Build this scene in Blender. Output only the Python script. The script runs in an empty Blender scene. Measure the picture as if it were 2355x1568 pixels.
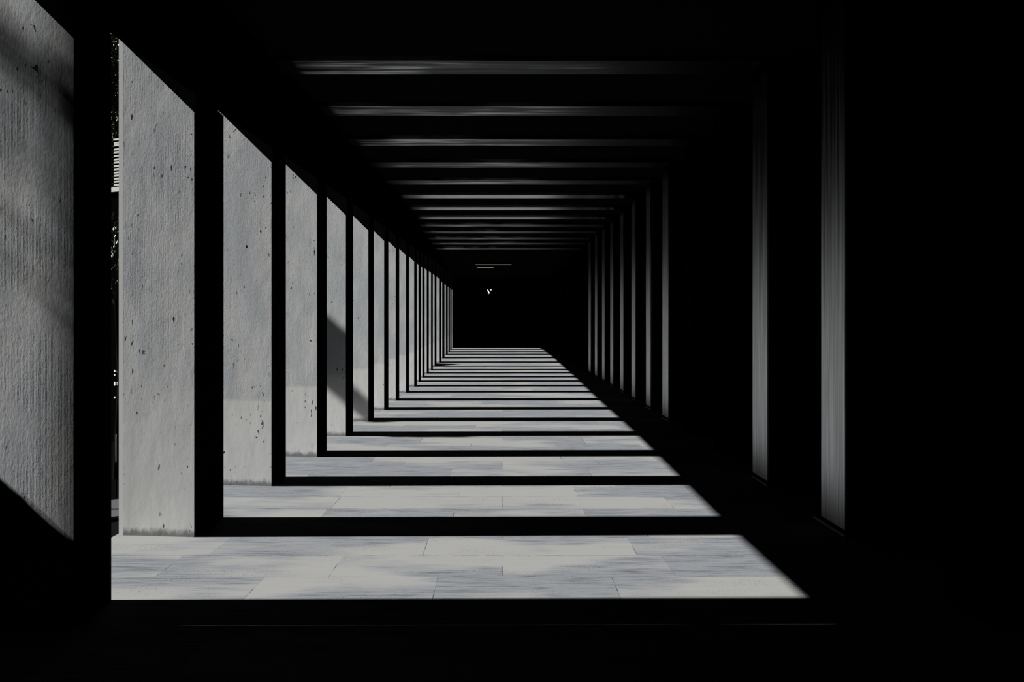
import bpy, bmesh, math, random
from mathutils import Vector, Matrix

# ---------------------------------------------------------------- camera, light, exposure
C = bpy.context.scene.collection
sc = bpy.context.scene
H = 1.55            # camera height above the floor (m)
F = 1800.0          # focal length in pixels of the 2355 px wide frame
cam_d = bpy.data.cameras.new('camera')
cam = bpy.data.objects.new('camera', cam_d); C.objects.link(cam)
cam_d.sensor_width = 36.0
cam_d.lens = 36.0 * F / 2355
cam_d.shift_x = 22.5 / 2355
cam_d.shift_y = -47.0 / 2355
cam_d.clip_end = 400
cam.location = (0, 0, H)
cam.rotation_euler = (math.pi / 2, 0, 0)
sc.camera = cam

SLOPE = 0.815       # sun rays fall 0.815 m for each metre they travel to the right
sun_d = bpy.data.lights.new('sun', 'SUN')
sun_d.energy = 4.45
sun_d.angle = math.radians(0.7)
sun_d.color = (1.0, 0.99, 0.965)
sun = bpy.data.objects.new('sun', sun_d); C.objects.link(sun)
to_sun = Vector((-1, -0.012, SLOPE))
sun.rotation_euler = to_sun.to_track_quat('Z', 'Y').to_euler()
sun.location = (-30, 15, 25)

w = bpy.data.worlds.new('world'); sc.world = w; w.use_nodes = True
bg = w.node_tree.nodes['Background']
bg.inputs[0].default_value = (0.6, 0.75, 1.0, 1); bg.inputs[1].default_value = 0.0006

sc.view_settings.view_transform = 'Standard'
sc.view_settings.look = 'None'
sc.view_settings.gamma = 1
sc.view_settings.exposure = 2.0
sc.view_settings.use_curve_mapping = False

# ---------------------------------------------------------------- helpers
def tag(o, label=None, cat=None, group=None, kind=None):
    if label: o['label'] = label
    if cat: o['category'] = cat
    if group: o['group'] = group
    if kind: o['kind'] = kind
    return o

def link(name, bm, m, parent=None, smooth=False, loc=(0, 0, 0)):
    bmesh.ops.recalc_face_normals(bm, faces=bm.faces)
    me = bpy.data.meshes.new(name); bm.to_mesh(me); bm.free()
    if smooth:
        for p in me.polygons: p.use_smooth = True
    me.materials.append(m)
    o = bpy.data.objects.new(name, me); C.objects.link(o)
    o.location = loc
    if parent: o.parent = parent
    return o

def empty(name, loc, rz=0):
    o = bpy.data.objects.new(name, None); C.objects.link(o)
    o.location = loc; o.rotation_euler = (0, 0, rz); o.empty_display_size = .2
    return o

def hexa(bm, pts):
    """8 points: 4 of the near side in order, 4 of the far side in the same order"""
    v = [bm.verts.new(p) for p in pts]
    for f in ((0, 1, 2, 3), (7, 6, 5, 4), (0, 4, 5, 1), (1, 5, 6, 2), (2, 6, 7, 3), (3, 7, 4, 0)):
        bm.faces.new([v[i] for i in f])

def box(bm, x0, x1, y0, y1, z0, z1):
    hexa(bm, [(x0, y0, z0), (x1, y0, z0), (x1, y0, z1), (x0, y0, z1),
              (x0, y1, z0), (x1, y1, z0), (x1, y1, z1), (x0, y1, z1)])

def tube(bm, pts, rads, n=8):
    rings = []
    for i, p in enumerate(pts):
        p = Vector(p)
        a = Vector(pts[max(i - 1, 0)]); b = Vector(pts[min(i + 1, len(pts) - 1)])
        d = (b - a).normalized()
        u = d.orthogonal().normalized() if i == 0 else (u - d * u.dot(d)).normalized()
        q = d.cross(u)
        rings.append([bm.verts.new(p + (u * math.cos(t) + q * math.sin(t)) * rads[i])
                      for t in [2 * math.pi * k / n for k in range(n)]])
    for r0, r1 in zip(rings, rings[1:]):
        for k in range(n): bm.faces.new((r0[k], r0[(k + 1) % n], r1[(k + 1) % n], r1[k]))
    bm.faces.new(rings[0]); bm.faces.new(rings[-1])

# ---------------------------------------------------------------- materials
def mat(name, col, rough=.8, metal=0.0, spec=.0, emit=None, es=0):
    m = bpy.data.materials.new(name); m.use_nodes = True
    b = m.node_tree.nodes['Principled BSDF']
    b.inputs['Base Color'].default_value = (*col, 1)
    b.inputs['Roughness'].default_value = rough
    b.inputs['Metallic'].default_value = metal
    b.inputs['Specular IOR Level'].default_value = spec
    if emit:
        b.inputs['Emission Color'].default_value = (*emit, 1)
        b.inputs['Emission Strength'].default_value = es
    return m

class G:
    """small node-graph helper"""
    def __init__(s, m): s.m = m; s.t = m.node_tree; s.b = s.t.nodes['Principled BSDF']
    def n(s, kind, **kw):
        x = s.t.nodes.new(kind)
        for k, v in kw.items():
            if k.startswith('_'): setattr(x, k[1:], v)
            else:
                key = k.replace('__', ' ')
                s.put(x.inputs[int(key[1:]) if key[0] == 'i' and key[1:].isdigit() else key], v)
        return x
    def put(s, sock, v):
        if isinstance(v, bpy.types.NodeSocket): s.t.links.new(v, sock)
        else: sock.default_value = v
    def math(s, op, a, b=0.0, c=None, clamp=False):
        x = s.t.nodes.new('ShaderNodeMath'); x.operation = op; x.use_clamp = clamp
        s.put(x.inputs[0], a); s.put(x.inputs[1], b)
        if c is not None: s.put(x.inputs[2], c)
        return x.outputs[0]
    def ramp(s, v, lo, hi, a=0.0, b=1.0):
        x = s.t.nodes.new('ShaderNodeMapRange'); x.interpolation_type = 'SMOOTHSTEP'
        s.put(x.inputs[0], v)
        for i, q in zip((1, 2, 3, 4), (lo, hi, a, b)): s.put(x.inputs[i], q)
        return x.outputs[0]
    def mix(s, f, a, b):
        x = s.t.nodes.new('ShaderNodeMix'); x.data_type = 'RGBA'
        s.put(x.inputs[0], f)
        s.put(x.inputs[6], a if isinstance(a, bpy.types.NodeSocket) else (*a, 1))
        s.put(x.inputs[7], b if isinstance(b, bpy.types.NodeSocket) else (*b, 1))
        return x.outputs[2]
    def coords(s, scale, rnd=0.0, what='Object'):
        tc = s.t.nodes.new('ShaderNodeTexCoord')
        mp = s.t.nodes.new('ShaderNodeMapping')
        s.t.links.new(tc.outputs[what], mp.inputs[0]); mp.inputs['Scale'].default_value = scale
        if rnd:
            oi = s.t.nodes.new('ShaderNodeObjectInfo')
            v = s.t.nodes.new('ShaderNodeCombineXYZ')
            k = s.math('MULTIPLY', oi.outputs['Random'], rnd)
            for i in range(3): s.t.links.new(k, v.inputs[i])
            s.t.links.new(v.outputs[0], mp.inputs['Location'])
        return mp.outputs[0]
    def noise(s, co, scale=5., detail=4., rough=.55, dist=0.):
        x = s.t.nodes.new('ShaderNodeTexNoise')
        s.t.links.new(co, x.inputs['Vector'])
        x.inputs['Scale'].default_value = scale; x.inputs['Detail'].default_value = detail
        x.inputs['Roughness'].default_value = rough; x.inputs['Distortion'].default_value = dist
        return x.outputs['Fac']
    def sep(s, co):
        x = s.t.nodes.new('ShaderNodeSeparateXYZ'); s.t.links.new(co, x.inputs[0]); return x.outputs
    def bump(s, h, dist, strength=1.0, prev=None):
        x = s.t.nodes.new('ShaderNodeBump')
        s.put(x.inputs['Height'], h); s.put(x.inputs['Distance'], dist); s.put(x.inputs['Strength'], strength)
        if prev: s.t.links.new(prev, x.inputs['Normal'])
        return x.outputs[0]

def plaster_material(name='pale_plaster', lo=.825, hi=.85, line_amt=.22, low_relief=.08, pits=1.0, comb=1.0):
    """pale render on the pillars: combed relief above a seam at 0.82 m, trowelled smooth below"""
    m = mat(name, (.6, .6, .6), .9); g = G(m)
    base = g.coords((1, 1, 1)); rnd = g.coords((1, 1, 1), 31.0)
    z = g.sep(base)[2]; x = g.sep(base)[0]
    seam_w = g.math('MULTIPLY_ADD', g.noise(rnd, 6., 2.), .03, z)
    up = g.ramp(seam_w, lo, hi)
    patch = g.noise(g.coords((1.6, 1, .75), 17.0), 2.2, 3., .5)
    cool, warm = (.435, .46, .485), (.61, .61, .597)
    c = g.mix(g.math('MULTIPLY', g.ramp(patch, .36, .62), g.math('MULTIPLY_ADD', up, .75, .2)), warm, cool)
    c = g.mix(up, c, g.mix(.45, c, (.40, .415, .43)))  # upper coat greyer and darker than the lower
    # soft dirty clouds and small pits
    cloud = g.ramp(g.noise(g.coords((3, 1, 1.1), 53.0), 2.0, 5., .6), .60, .78)
    c = g.mix(g.math('MULTIPLY', cloud, .55), c, (.30, .31, .32))
    scr = g.noise(g.coords((1.6, 1, .34), 83.0), 24., 3., .6, .8)
    sc_ = g.math('MULTIPLY', g.ramp(scr, .68, .71), g.ramp(g.noise(g.coords((1, 1, 1.3), 37.0), 2.1, 2.), .46, .6))
    c = g.mix(g.math('MULTIPLY', sc_, .75 * pits), c, (.10, .10, .10))
    pit_n = g.noise(g.coords((1, 1, .42), 71.0), 38., 2., .5)
    pit_area = g.ramp(g.noise(g.coords((1, 1, 1), 13.0), 2.4, 2.), .47, .60, 0, pits)
    pit = g.math('MULTIPLY', g.ramp(pit_n, .665, .70), pit_area)
    c = g.mix(pit, c, (.05, .05, .05))
    hole = g.ramp(g.noise(g.coords((1, 1, .8), 97.0), 19., 1., .4), .785, .80)
    c = g.mix(hole, c, (.02, .02, .02))
    # seam line and a grimy foot
    line = g.math('MULTIPLY', g.ramp(seam_w, .800, .815), g.ramp(seam_w, .835, .825))
    c = g.mix(g.math('MULTIPLY', line, line_amt), c, (.2, .2, .2))
    foot_n = g.math('MULTIPLY_ADD', g.noise(g.coords((1, 1, .5), 7.0), 26., 4., .7), -.09, z)
    foot = g.ramp(foot_n, .025, -.03)
    c = g.mix(g.math('MULTIPLY', foot, .8), c, (.10, .105, .11))
    g.put(g.b.inputs['Base Color'], c)
    # relief
    wav = g.n('ShaderNodeTexWave', _wave_type='BANDS', _bands_direction='X', _wave_profile='SIN')
    g.t.links.new(g.coords((1, 1, .16), 5.0), wav.inputs['Vector'])
    wav.inputs['Scale'].default_value = 40.; wav.inputs['Distortion'].default_value = 3.2
    wav.inputs['Detail'].default_value = 2.; wav.inputs['Detail Scale'].default_value = 1.6
    bead = g.ramp(g.noise(g.coords((1, 1, 1.1), 19.0), 85., 2., .5), .40, .60, .35, 1.0)
    comb_amt = g.math('MULTIPLY', g.ramp(g.noise(g.coords((1, 1, .8), 23.0), 2.6, 2.), .40, .62, .12, 1.0),
                      g.math('MULTIPLY_ADD', up, 1 - low_relief, low_relief))
    n1 = g.bump(g.math('MULTIPLY', g.math('MULTIPLY', wav.outputs['Fac'], bead), comb_amt), .00022 * comb)
    gr = g.noise(g.coords((1.0, 1, .45), 3.0), 75., 4., .6)
    n2 = g.bump(g.math('MULTIPLY', gr, g.math('MULTIPLY_ADD', up, .7, .3)), .00065, 1.0, n1)
    crk = g.noise(g.coords((1.5, 1, .30), 43.0), 13., 5., .7, .6)
    n3 = g.bump(g.math('MULTIPLY', g.ramp(crk, .62, .66), g.math('MULTIPLY_ADD', up, .8, .2)), .0016, -.8, n2)
    n4 = g.bump(patch, .0035, 1.0, n3)
    g.put(g.b.inputs['Normal'], n4)
    return m

def floor_material():
    m = mat('stone_paving', (.11, .11, .11), .85); g = G(m)
    co = g.coords((1, 1, 1))
    br = g.n('ShaderNodeTexBrick', _offset=.37, _squash=1.35, _squash_frequency=3)
    g.t.links.new(co, br.inputs['Vector'])
    br.inputs['Scale'].default_value = 1.0
    br.inputs['Brick Width'].default_value = 1.05; br.inputs['Row Height'].default_value = .43
    br.inputs['Mortar Size'].default_value = .0022; br.inputs['Mortar Smooth'].default_value = .3
    br.inputs['Color1'].default_value = (0, 0, 0, 1); br.inputs['Color2'].default_value = (1, 1, 1, 1)
    br.inputs['Mortar'].default_value = (.5, .5, .5, 1)
    slab = g.sep(br.outputs['Color'])[0]
    patch = g.noise(g.coords((.55, 1.5, 1)), 1.1, 3., .5)
    grey = g.ramp(g.math('MULTIPLY_ADD', slab, .22, patch), .50, .66)
    warm, cool = (.116, .1163, .1142), (.094, .099, .107)
    c = g.mix(grey, warm, cool)
    streak = g.noise(g.coords((.9, 11, 1)), 3.2, 7., .68, .3)
    sk = g.math('MULTIPLY', g.ramp(streak, .45, .70), g.math('MULTIPLY_ADD', grey, .85, .07))
    c = g.mix(g.math('MULTIPLY', sk, 1.0), c, (.040, .042, .047))
    fine = g.noise(g.coords((2.5, 30, 1)), 9., 4., .7)
    c = g.mix(g.math('MULTIPLY', g.ramp(fine, .58, .66), g.math('MULTIPLY_ADD', grey, .55, .05)), c, (.03, .03, .032))
    pitn = g.noise(g.coords((1, 2.4, 1)), 60., 3., .6)
    pita = g.ramp(g.noise(g.coords((.8, 3.2, 1), 0), 1.6, 2.), .50, .62)
    c = g.mix(g.math('MULTIPLY', g.ramp(pitn, .58, .64, 0, .7), pita), c, (.02, .02, .02))
    jn = g.ramp(g.noise(g.coords((1.1, 2.2, 1)), 2.3, 4., .7), .47, .58)
    c = g.mix(g.math('MULTIPLY', br.outputs['Fac'], jn), c, (.014, .014, .014))
    g.put(g.b.inputs['Base Color'], c)
    n1 = g.bump(g.math('MULTIPLY', streak, grey), .010)
    g.put(g.b.inputs['Normal'], n1)
    return m

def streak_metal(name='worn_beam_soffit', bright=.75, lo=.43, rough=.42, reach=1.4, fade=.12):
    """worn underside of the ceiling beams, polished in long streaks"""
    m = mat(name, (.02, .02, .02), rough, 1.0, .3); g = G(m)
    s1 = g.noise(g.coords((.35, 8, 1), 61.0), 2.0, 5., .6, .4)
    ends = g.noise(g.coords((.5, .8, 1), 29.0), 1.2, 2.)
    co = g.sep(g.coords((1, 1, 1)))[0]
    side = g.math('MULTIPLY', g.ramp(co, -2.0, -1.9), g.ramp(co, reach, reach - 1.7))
    f = g.math('MULTIPLY', g.math('MULTIPLY', g.ramp(s1, lo, lo + .2), g.ramp(ends, .38, .54, fade, 1)), side)  # painted glints, cut off toward both ends of the beam
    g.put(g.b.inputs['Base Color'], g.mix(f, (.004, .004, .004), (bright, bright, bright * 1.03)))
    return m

def facing_material():
    m = mat('streaked_grey_facing', (.5, .5, .5), .4, .85, .3); g = G(m)
    s1 = g.noise(g.coords((3, 9, .22), 41.0), 4.0, 5., .6)
    c = g.mix(g.ramp(s1, .35, .65), (.62, .62, .625), (.97, .97, .985))
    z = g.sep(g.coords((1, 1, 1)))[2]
    wear = g.ramp(g.math('MULTIPLY_ADD', g.noise(g.coords((1, 9, .2), 9.0), 3., 3.), 2.6, z), 4.9, 2.5)  # upward fade of the light, painted into the facing colour
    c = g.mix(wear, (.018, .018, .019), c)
    g.put(g.b.inputs['Base Color'], c)
    return m

M = dict(
    plaster=plaster_material(), plaster_near=plaster_material('weathered_plaster', .10, .55, 0, .6),
    plaster_clean=plaster_material('clean_plaster', .825, .85, .15, .3, .12, .4),
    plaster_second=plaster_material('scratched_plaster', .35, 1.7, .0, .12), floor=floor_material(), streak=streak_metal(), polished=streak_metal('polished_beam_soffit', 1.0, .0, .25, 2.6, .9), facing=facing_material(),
    smooth=mat('smooth_edge_render', (.66, .66, .65), .8),
    dark=mat('black_paint', (.0025, .0025, .0027), .9),  # also stands in for shade on pillar sides, wedges and piers
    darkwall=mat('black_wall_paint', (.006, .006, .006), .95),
    soil=mat('dark_asphalt', (.0015, .0015, .0015), 1.0),
    trimm=mat('pale_skirting', (.6, .6, .6), .6),
    leaf=mat('leaf_green', (.05, .07, .035), .5, 0, .3),
    bark=mat('bark_brown', (.006, .005, .004), .9),
    louvre=mat('pale_louvre', (.30, .30, .29), .7),
    render=mat('dark_facade', (.001, .001, .001), .9),
    car=mat('dark_car_paint', (.002, .002, .002), .3, 0, .4),
    glass=mat('dark_car_glass', (.01, .01, .012), .1, 0, .5),
    roofp=mat('pale_car_roof_paint', (.04, .04, .042), .5),
    tyre=mat('tyre_rubber', (.01, .01, .01), .9),
    post=mat('white_post_paint', (.25, .25, .25), .5),
    lamp=mat('lamp_glow', (.8, .8, .75), .5, 0, 0, (1.0, .98, .88), .9),
    tubem=mat('tube_glow', (.6, .6, .5), .5, 0, 0, (1.0, .97, .80), .075),  # glow stands in for glints under the far ceiling
    winlit=mat('lit_window_glow', (.6, .6, .5), .5, 0, 0, (1.0, .95, .85), .12),
)

# ---------------------------------------------------------------- the plan of the colonnade
# distance of each pillar's front (inv = 1000 / (y - 737)), thickness, and the row's gentle bow
YH = 737.0
front = [1.426, 2.008, 2.625, 3.185, 3.759, 4.31, 4.87, 5.43, 6.02, 6.58, 7.10, 7.63, 8.22, 8.77, 9.37,
         10.3, 11.5, 12.7, 13.7, 14.7, 15.8]
thick = [.129, .20, .161, .159, .161, .16, .155, .16, .165, .17, .18, .19, .20, .21, .23, .36, .42, .42, .38, .38, .38]
XL = [1.398, 1.415, 1.386, 1.350, 1.345, 1.320, 1.315, 1.323, 1.325, 1.325, 1.36, 1.395, 1.42, 1.43, 1.45,
      1.49, 1.58, 1.64, 1.69, 1.75, 1.81]
ZI = [.918, .954, .948, .914, .902, .884, .884, .893, .895, .885, .90, .92, .94, .95, .96, .98, 1.0, 1.03, 1.05, 1.08, 1.1]
XS = [1.087, 1.092, 1.12, 1.15, 1.175, 1.19, 1.2, 1.21, 1.23, 1.25, 1.27, 1.285, 1.30, 1.31, 1.32, 1.35, 1.38, 1.39, 1.39, 1.39, 1.39]
XR = [1.58, 1.582, 1.60, 1.615, 1.63, 1.645, 1.66, 1.66, 1.675, 1.675, 1.67, 1.665, 1.67, 1.68, 1.69, 1.70, 1.72, 1.74, 1.76, 1.78, 1.8]
K = F * H / 1000.0
N = len(front)
YF = [v * K for v in front]
TH = [t * K for t in thick]
HC = 1.60
ZC = (1 + HC) * H                    # ceiling height
ZL = [min(SLOPE * (a + b) - 1, HC - .03) for a, b in zip(XS, XL)]   # soffit height of the lintel at its inner edge
PW = .372 * H                        # pillar width across
SPL = .97                            # slope of the splayed soffit / shadow wedge
YEND = 17.4 * K
YBACK = -7.0
ORD = ['first', 'second', 'third', 'fourth', 'fifth', 'sixth', 'seventh', 'eighth', 'ninth', 'tenth', 'eleventh',
       'twelfth', 'thirteenth', 'fourteenth', 'fifteenth', 'sixteenth', 'seventeenth', 'eighteenth', 'nineteenth',
       'twentieth', 'twenty-first']

# ---------------------------------------------------------------- the setting
bm = bmesh.new(); box(bm, -(1.41 * H + PW + .03), 2.6 * H, YBACK, YF[1] + TH[1], -.35, 0)
box(bm, -(1.41 * H + PW + .03), 2.6 * H, YF[1] + TH[1], YF[15], -.35, 0)
box(bm, -(1.81 * H + PW + .03), 2.6 * H, YF[15], YEND, -.35, 0)
tag(link('floor', bm, M['floor']), 'worn grey stone paving crossed by bars of sunlight', 'floor', kind='structure')
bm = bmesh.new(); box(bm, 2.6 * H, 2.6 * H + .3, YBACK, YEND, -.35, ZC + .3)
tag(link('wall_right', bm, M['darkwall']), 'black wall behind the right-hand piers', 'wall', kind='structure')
bm = bmesh.new(); box(bm, -2.3 * H, 2.6 * H + .3, YEND, YEND + .3, -.35, ZC + .3)
tag(link('wall_end', bm, M['darkwall']), 'black wall closing the far end of the passage', 'wall', kind='structure')
bm = bmesh.new(); box(bm, -2.6 * H, 2.6 * H + .3, YBACK - .3, YBACK, -.35, ZC + .3)
tag(link('wall_back', bm, M['darkwall']), 'dark wall closing the near end of the passage', 'wall', kind='structure')
# unseen wall added to block sun here, ends just short of the first pillar
bm = bmesh.new(); box(bm, -2.6 * H, -2.35 * H, YBACK, YF[0] - .0086 * H, -2.6, ZC + 1.6)
tag(link('wall_left', bm, M['darkwall']), 'dark outer wall left of the nearest bay', 'wall', kind='structure')
bm = bmesh.new(); box(bm, -(1.81 * H + PW), -1.81 * H, YF[-1] + TH[-1] + .02, YEND, 0, ZC)
tag(link('wall_far_left', bm, M['darkwall']), 'black wall past the last left pillar', 'wall', kind='structure')

# lintel along the left row, its underside splayed upward to the outside
bm = bmesh.new()
st = [(YBACK, XL[0], ZL[0])]
for i in range(N): st.append((YF[i] + TH[i] / 2, XL[i], ZL[i]))
st.append((YEND, XL[-1], ZL[-1]))
rings = []
for y, x, z in st:
    dx = min(.40, (HC - .01 - z) / SPL)
    rings.append([bm.verts.new(p) for p in (
        (-x * H, y, (1 + z) * H), (-x * H, y, ZC), (-(x + dx) * H, y, ZC), (-(x + dx) * H, y, (1 + z + dx * SPL) * H))])
for a, b in zip(rings, rings[1:]):
    for k in range(4): bm.faces.new((a[k], a[(k + 1) % 4], b[(k + 1) % 4], b[k]))
bm.faces.new(rings[0]); bm.faces.new(rings[-1])
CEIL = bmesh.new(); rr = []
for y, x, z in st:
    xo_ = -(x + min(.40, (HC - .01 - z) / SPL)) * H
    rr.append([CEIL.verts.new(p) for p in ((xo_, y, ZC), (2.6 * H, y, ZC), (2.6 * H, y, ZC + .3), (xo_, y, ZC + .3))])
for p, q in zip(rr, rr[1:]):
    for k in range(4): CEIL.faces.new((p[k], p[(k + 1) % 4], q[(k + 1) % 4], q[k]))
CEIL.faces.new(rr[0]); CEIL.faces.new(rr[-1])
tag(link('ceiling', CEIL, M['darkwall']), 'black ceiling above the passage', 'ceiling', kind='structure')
tag(link('lintel_beam', bm, M['dark']), 'long black lintel running over the left row of pale pillars', 'beam')

def interp(tab, y):
    for i in range(len(st) - 1):
        if st[i][0] <= y <= st[i + 1][0]:
            f = (y - st[i][0]) / (st[i + 1][0] - st[i][0])
            return st[i][tab] * (1 - f) + st[i + 1][tab] * f
    return st[-1][tab]

# ---------------------------------------------------------------- left pillars
marks = {0: 'nearest pale pillar, cut by the left frame edge, its foot in shade',
         1: 'second pale pillar, the whole face in view with a smooth strip at its left edge',
         2: 'third pale pillar, combed plaster above a seam at knee height',
         3: 'fourth pale pillar, small dark holes in its lit face',
         4: 'fifth pale pillar, crossed by a dark ragged shadow',
         5: 'sixth pale pillar, small smudge of shadow near its foot'}
for i in range(N):
    t = TH[i]; tilt = ([.073, .089, .103, .112, .118] + [.126] * N)[i]
    root = empty('pillar', (-XL[i] * H, YF[i], 0))
    tag(root, (marks.get(i) or '%s pale plastered pillar from the camera in the left row' % ORD[i]), 'pillar',
        'pale pillars of the left row')
    if i == 0: zi = (1 + ZI[0]) * H
    else: zi = (1 + ZI[i]) * H
    zt = lambda x: zi + SPL * (-x)
    yf = lambda x: tilt * (-x)
    es = .031 if i else .02
    pt = .012
    def prism(x0, x1, z0a, z0b, z1a, z1b, f0=0.0, subdiv=False):
        b = bmesh.new()
        hexa(b, [(x0, yf(x0) + f0, z0a), (x1, yf(x1) + f0, z0b), (x1, yf(x1) + f0, z1b), (x0, yf(x0) + f0, z1a),
                 (x0, t, z0a), (x1, t, z0b), (x1, t, z1b), (x0, t, z1a)])
        return b
    link('shaft', prism(-PW + es, -pt, 0, 0, zt(-PW + es), zt(-pt)), (M['plaster_near'], M['plaster_second'])[i] if i < 2 else M['plaster' if i < 5 else 'plaster_clean'], root)
    link('edge_strip', prism(-PW, -PW + es, 0, 0, zt(-PW), zt(-PW + es)), M['smooth'], root)['label'] = 'smooth untextured outer edge strip'
    link('side_panel', prism(-pt, 0, 0, 0, zt(-pt), zt(0)), M['dark'], root)['label'] = 'black panel on the passage side'  # passage side made black in place of its shade
    # black wedge cut like the shadow edge, between shaft and splayed lintel
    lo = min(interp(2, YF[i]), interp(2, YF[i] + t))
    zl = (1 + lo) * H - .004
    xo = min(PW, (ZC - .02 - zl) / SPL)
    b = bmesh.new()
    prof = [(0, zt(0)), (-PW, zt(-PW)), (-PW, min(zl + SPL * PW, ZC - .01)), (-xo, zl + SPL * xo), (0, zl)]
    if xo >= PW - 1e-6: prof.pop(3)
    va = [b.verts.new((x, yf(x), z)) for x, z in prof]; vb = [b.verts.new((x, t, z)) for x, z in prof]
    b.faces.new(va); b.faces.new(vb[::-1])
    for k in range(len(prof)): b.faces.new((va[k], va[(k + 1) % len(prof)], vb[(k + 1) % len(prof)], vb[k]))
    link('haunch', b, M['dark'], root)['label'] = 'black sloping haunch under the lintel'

# ---------------------------------------------------------------- right piers
for i in range(N):
    t = TH[i]
    root = empty('pier', (XR[i] * H, YF[i], 0))
    black = i in (0, 3, 4) or i > 12  # these piers get no facing, their shade is all black colour
    if black: lab = 'unlit black pier, %s from the camera in the right row' % ORD[i]
    else: lab = 'black pier with a dimly lit grey facing, %s from the camera in the right row' % ORD[i]
    tag(root, lab, 'pier', 'dark piers of the right row')
    b = bmesh.new(); box(b, .015, .35 * H, 0, t, 0, ZC - (.055 if 2 <= i < 15 else .004)); link('shaft', b, M['dark'], root)  # body coloured black to hold the shade of its front
    if not black:
        z0 = .05
        b = bmesh.new()
        box(b, 0, .015, 0.0, t * (.74 if i == 1 else .95), z0, ZC - .15)
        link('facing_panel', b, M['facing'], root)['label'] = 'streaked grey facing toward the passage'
        b = bmesh.new(); box(b, -.006, .012, 0, t, 0, .012); link('skirting', b, M['trimm'], root)

# ---------------------------------------------------------------- ceiling beams
for i in range(2, 15):
    b = bmesh.new()
    xl = -XL[i] * H + .01; xr = XR[i] * H + .2
    box(b, xl, xr, 0, TH[i] * .9, -.05, 0)
    o = link('ceiling_beam', b, M['polished' if i in (7, 8, 9) else 'streak'], None, False, (0, YF[i], ZC - .0005))
    tag(o, 'shallow dark ceiling beam with streaky shine, %s from the camera' % ORD[i - 1], 'beam', 'cross beams under the ceiling')

# two strips glowing for glints, and the small bright lamp at the far end
for j, (x0, x1, inv, lab) in enumerate([(-.745, .26, 12.12, 'longer of two thin dim tube lights at the far ceiling'),
                             (-.73, -.26, 12.8, 'shorter of two thin dim tube lights at the far ceiling')]):
    b = bmesh.new(); tube(b, [(x0 * H, 0, 0), (x1 * H, 0, 0)], [.010, .010])
    root = empty('tube_light', (0, inv * K, ZC - .066)); tag(root, lab, 'light', 'far tube lights')
    link('tube', b, M['tubem'], root)
    b = bmesh.new(); box(b, x0 * H, x1 * H, -.03, .03, .018, .066); link('housing', b, M['dark'], root)
s = 1000 / 17.3
cx, cz = (1124 - 1155) / s * H, (1 + (737 - 671) / s) * H
b = bmesh.new()
pts = [(-.115, .17), (-.05, .13), (.005, .04), (.02, -.02), (.085, -.07), (.075, -.10), (.01, -.075), (-.02, -.10), (-.035, -.17),
       (-.052, -.165), (-.045, -.06), (-.06, .02)]
f = b.faces.new([b.verts.new((x * .85, 0, z * .85)) for x, z in pts])
r = bmesh.ops.extrude_face_region(b, geom=[f])
bmesh.ops.translate(b, verts=[v for v in r['geom'] if isinstance(v, bmesh.types.BMVert)], vec=(0, .03, 0))
root = empty('wall_lamp', (cx, YEND - .035, cz)); tag(root, 'tiny white forked lamp glowing on the black end wall', 'lamp')
link('lamp_shade', b, M['lamp'], root)
b = bmesh.new(); bmesh.ops.create_uvsphere(b, u_segments=10, v_segments=6, radius=.028, matrix=Matrix.Translation((.14, .015, .13)))
link('bulb', b, M['lamp'], root)

# ---------------------------------------------------------------- outdoors
GZ = -2.5
bm = bmesh.new(); box(bm, -120, -(1.81 * H + PW + .031), YF[0], 140, GZ - .3, GZ)
tag(link('ground', bm, M['soil']), 'dark asphalt outside, below the paving', 'ground', kind='structure')
bm = bmesh.new(); box(bm, -(1.81 * H + PW + .031), 3 * H, YBACK, YEND + .3, GZ - .3, -.351)
tag(link('plinth', bm, M['soil']), 'dark plinth under the paving', 'plinth', kind='structure')

def foliage(bmx, rng, centre, rad, n, size):
    for _ in range(n):
        while True:
            p = Vector([rng.uniform(-1, 1) for _ in range(3)])
            if p.length < 1: break
        p = Vector(centre) + Vector((p.x * rad[0], p.y * rad[1], p.z * rad[2]))
        q = Vector([rng.gauss(0, 1) for _ in range(3)]).normalized().to_track_quat('Z', 'X').to_matrix()
        s = size * rng.uniform(.6, 1.3)
        a = [p + q @ Vector(v) * s for v in ((-.5, 0, 0), (-.1, .26, .06), (.5, 0, 0), (-.1, -.26, .06))]
        v = [bmx.verts.new(k) for k in a]
        bmx.faces.new((v[0], v[1], v[2])); bmx.faces.new((v[0], v[2], v[3]))

def tree(seed, base, path, blobs, leaf_size, label, group=None, name='tree', r0=.06):
    rng = random.Random(seed)
    root = empty(name, base); tag(root, label, 'tree', group)
    b = bmesh.new()
    tube(b, path, [r0 * (1 - .7 * k / (len(path) - 1)) for k in range(len(path))])
    for c, rad, n in blobs: tube(b, [path[-2], c], [r0 * .35, r0 * .12], 6)
    link('trunk', b, M['bark'], root)
    b = bmesh.new()
    for c, rad, n in blobs: foliage(b, rng, c, rad, n, leaf_size)
    link('foliage', b, M['leaf'], root)
    return root

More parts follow.
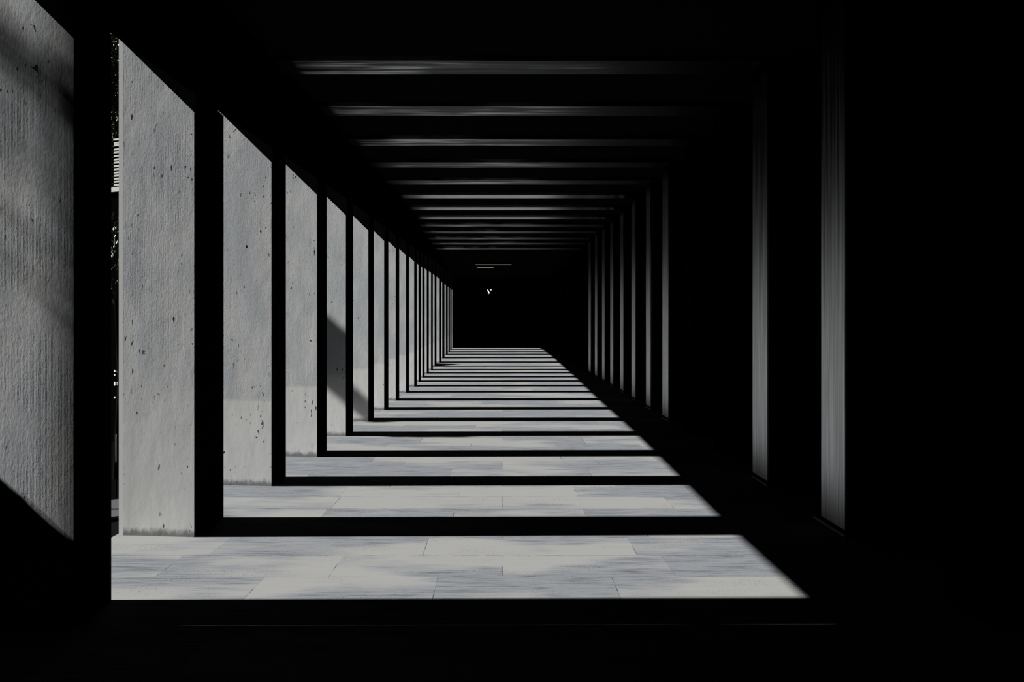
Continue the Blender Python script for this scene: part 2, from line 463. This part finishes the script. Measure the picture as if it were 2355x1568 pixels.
# slim trees whose small crowns throw the soft shadows on the first, fifth and sixth pillars
TX = 6.0 * H
def shade_point(i, X, z):             # world height at x = -TX of the ray that reaches (X, z) in pillar i's face
    return (1 + z) * H + (TX + X * H) * SLOPE
def slim(seed, i, spots, n, label):
    y0 = YF[i] + TH[i] * .6
    zt_ = max(shade_point(i, X, z) for X, z, *_ in spots)
    blobs = []
    for X, z, rx, rz in spots:
        blobs.append(((0, YF[i] + .012 * H - y0 - (TX + X * H) * .012, shade_point(i, X, z) - GZ), (.10, .13, rz * H), rx))
    tree(seed, (-TX, y0, GZ), [(0, 0, 0), (.03, .02, (zt_ - GZ) * .5), (0, 0, (zt_ - GZ) * .85), (0, -.02, zt_ - GZ)], blobs, .075, label,
         'slim young trees outside', 'slim_tree', .03)
slim(3, 4, [(-1.50, -.12, 900, .15), (-1.42, -.40, 900, .18), (-1.36, -.62, 300, .09)], 0, 'slim young tree outside level with the fifth pillar')
slim(4, 5, [(-1.45, -.76, 160, .09), (-1.40, -.87, 90, .07)], 0, 'slim young tree outside level with the sixth pillar')
slim(5, 0, [(-1.63, .90, 85, .11), (-1.55, .60, 62, .28), (-1.5, .2, 22, .22)], 0, 'slim young tree outside level with the nearest pillar')
# clipped hedge outside the first pillar (its shadow crosses the foot of that pillar)
hz = (1 - .70) * H + (2.12 - 1.398) * H * SLOPE
hx, hy = -2.22 * H, YF[0]
root = empty('hedge', (hx, hy, GZ)); tag(root, 'clipped dark hedge outside the nearest pillar', 'hedge')
b = bmesh.new()
for k in range(14): box(b, -.09 * H + k * .02, -.09 * H + k * .02 + .012, -.10, TH[0] - .05, 0, hz - GZ - .05)
link('stems', b, M['bark'], root)
b = bmesh.new(); rng = random.Random(8)
for k in range(9): foliage(b, rng, (.01 * H, -.08 + k * .045, hz - GZ - .06), (.11 * H, .05, .07), 150, .05)
foliage(b, rng, (0, .1, (hz - GZ) * .6), (.11 * H, .2, (hz - GZ) * .42), 2500, .07)
link('foliage', b, M['leaf'], root)

# tall tree far outside and a sparse one in front of the dark building
D = 52.0; tx = -.493 * D
tree(11, (tx, D, GZ), [(0, 0, 0), (.3, 0, 8), (.1, 0, 15), (0, 0, 20)],
     [((0, 0, 20.8), (3.2, 2.5, 3.6), 6500), ((.3, 0, 16.5), (3.0, 2.4, 2.4), 2200)], .34,
     'tall leafy tree seen in the narrow gap left of the second pillar', None, 'tree', .35)
D = 20.0; tx = -.4945 * D
tree(12, (tx, D, GZ), [(0, 0, 0), (.1, 0, 2.5), (.0, 0, 4.6)],
     [((0, 0, 6.1), (.8, .7, .75), 260), ((0, 0, 5.0), (.8, .7, .7), 70)], .13,
     'small sparse tree in front of the dark building outside', None, 'tree', .07)

# dark building with a pale louvred upper storey
D = 26.0
root = empty('building', (-.493 * D, D, GZ), math.radians(-24)); tag(root, 'dark building outside with a pale louvred upper storey', 'building')
zz = lambda ypx: H + (YH - ypx) / F * D - GZ
b = bmesh.new(); box(b, -1.1, 1.1, 0, 2.5, 0, zz(318)); link('wall', b, M['render'], root)
b = bmesh.new()
for y in [320, 328, 333, 343, 349, 358, 366, 373, 381, 388, 396, 403, 410, 417, 424]:
    box(b, -1.05, 1.05, -.07, -.005, zz(y + 4), zz(y))
link('louvre_screen', b, M['louvre'], root)
b = bmesh.new(); box(b, -1.05, 1.05, -.09, -.005, zz(442), zz(431)); link('sill_band', b, M['louvre'], root)
for k in range(5):
    b = bmesh.new(); x = -.97 + k * .42; box(b, x, x + .035, -.10, -.071, zz(431), zz(319)); link('mullion', b, M['dark'], root)
for (dx, ypx, hh) in [(-.055, 853, 5), (-.055, 862, 3), (-.055, 882, 9), (-.055, 914, 4), (.075, 817, 3), (.075, 849, 3), (.075, 854, 4), (.075, 880, 5), (.075, 884, 3), (.075, 910, 3)]:
    b = bmesh.new(); z = zz(ypx); box(b, dx - .018, dx + .018, -.03, -.006, z - hh / F * D / 2, z + hh / F * D / 2)
    link('lit_window', b, M['winlit'], root)

# thin white post
D = 13.9
root = empty('post', (-.4932 * D, D, GZ)); tag(root, 'thin white post outside in the gap left of the second pillar', 'post')
zp = lambda ypx: H + (YH - ypx) / F * D - GZ
b = bmesh.new(); tube(b, [(0, 0, 0), (0, 0, zp(1062))], [.012, .012]); link('base', b, M['dark'], root)
b = bmesh.new(); tube(b, [(0, 0, zp(1062)), (0, 0, zp(1000))], [.010, .010]); link('shaft', b, M['post'], root)['label'] = 'white painted upper length'

# parked white car, only a sliver of its roof shows through the gap
D = 10.9
root = empty('car', (-.493 * D - .3, D, GZ), math.radians(-62)); tag(root, 'dark parked car with a pale roof, a sliver visible at the foot of the gap', 'car')
prof = [(-2.1, .35), (-2.15, .8), (-1.9, .95), (-1.1, 1.0), (-.6, 1.38), (.7, 1.42), (1.4, 1.05), (2.0, .98), (2.15, .7), (2.1, .35)]
b = bmesh.new()
W = [.82 if z < 1.2 else .62 for x, z in prof]
va = [b.verts.new((x, -w_, z)) for (x, z), w_ in zip(prof, W)]; vb = [b.verts.new((x, w_, z)) for (x, z), w_ in zip(prof, W)]
for k in range(len(prof)): b.faces.new((va[k], va[(k + 1) % len(prof)], vb[(k + 1) % len(prof)], vb[k]))
b.faces.new(va); b.faces.new(vb[::-1])
bmesh.ops.triangulate(b, faces=[f for f in b.faces if len(f.verts) > 4])
link('body', b, M['car'], root)
b = bmesh.new(); hexa(b, [(-.62, -.60, 1.385), (.72, -.60, 1.425), (.72, -.55, 1.455), (-.5, -.55, 1.43), (-.62, .60, 1.385), (.72, .60, 1.425), (.72, .55, 1.455), (-.5, .55, 1.43)])
link('roof', b, M['roofp'], root)['label'] = 'pale roof'
for s_ in (-1, 1):
    b = bmesh.new()
    for x0, x1, x2, x3 in ((-.95, -.05, -.05, -.52), (.03, 1.12, .62, .03)):
        v = [b.verts.new(p) for p in ((x0, s_ * .815, 1.03), (x1, s_ * .815, 1.03), (x2, s_ * .66, 1.34), (x3, s_ * .66, 1.34))]
        b.faces.new(v)
    link('side_window', b, M['glass'], root)
    for x in (-1.3, 1.35):
        b = bmesh.new(); bmesh.ops.create_cone(b, cap_ends=True, segments=20, radius1=.33, radius2=.33, depth=.2,
            matrix=Matrix.Translation((x, s_ * .76, .33)) @ Matrix.Rotation(math.pi / 2, 4, 'X'))
        link('wheel', b, M['tyre'], root)
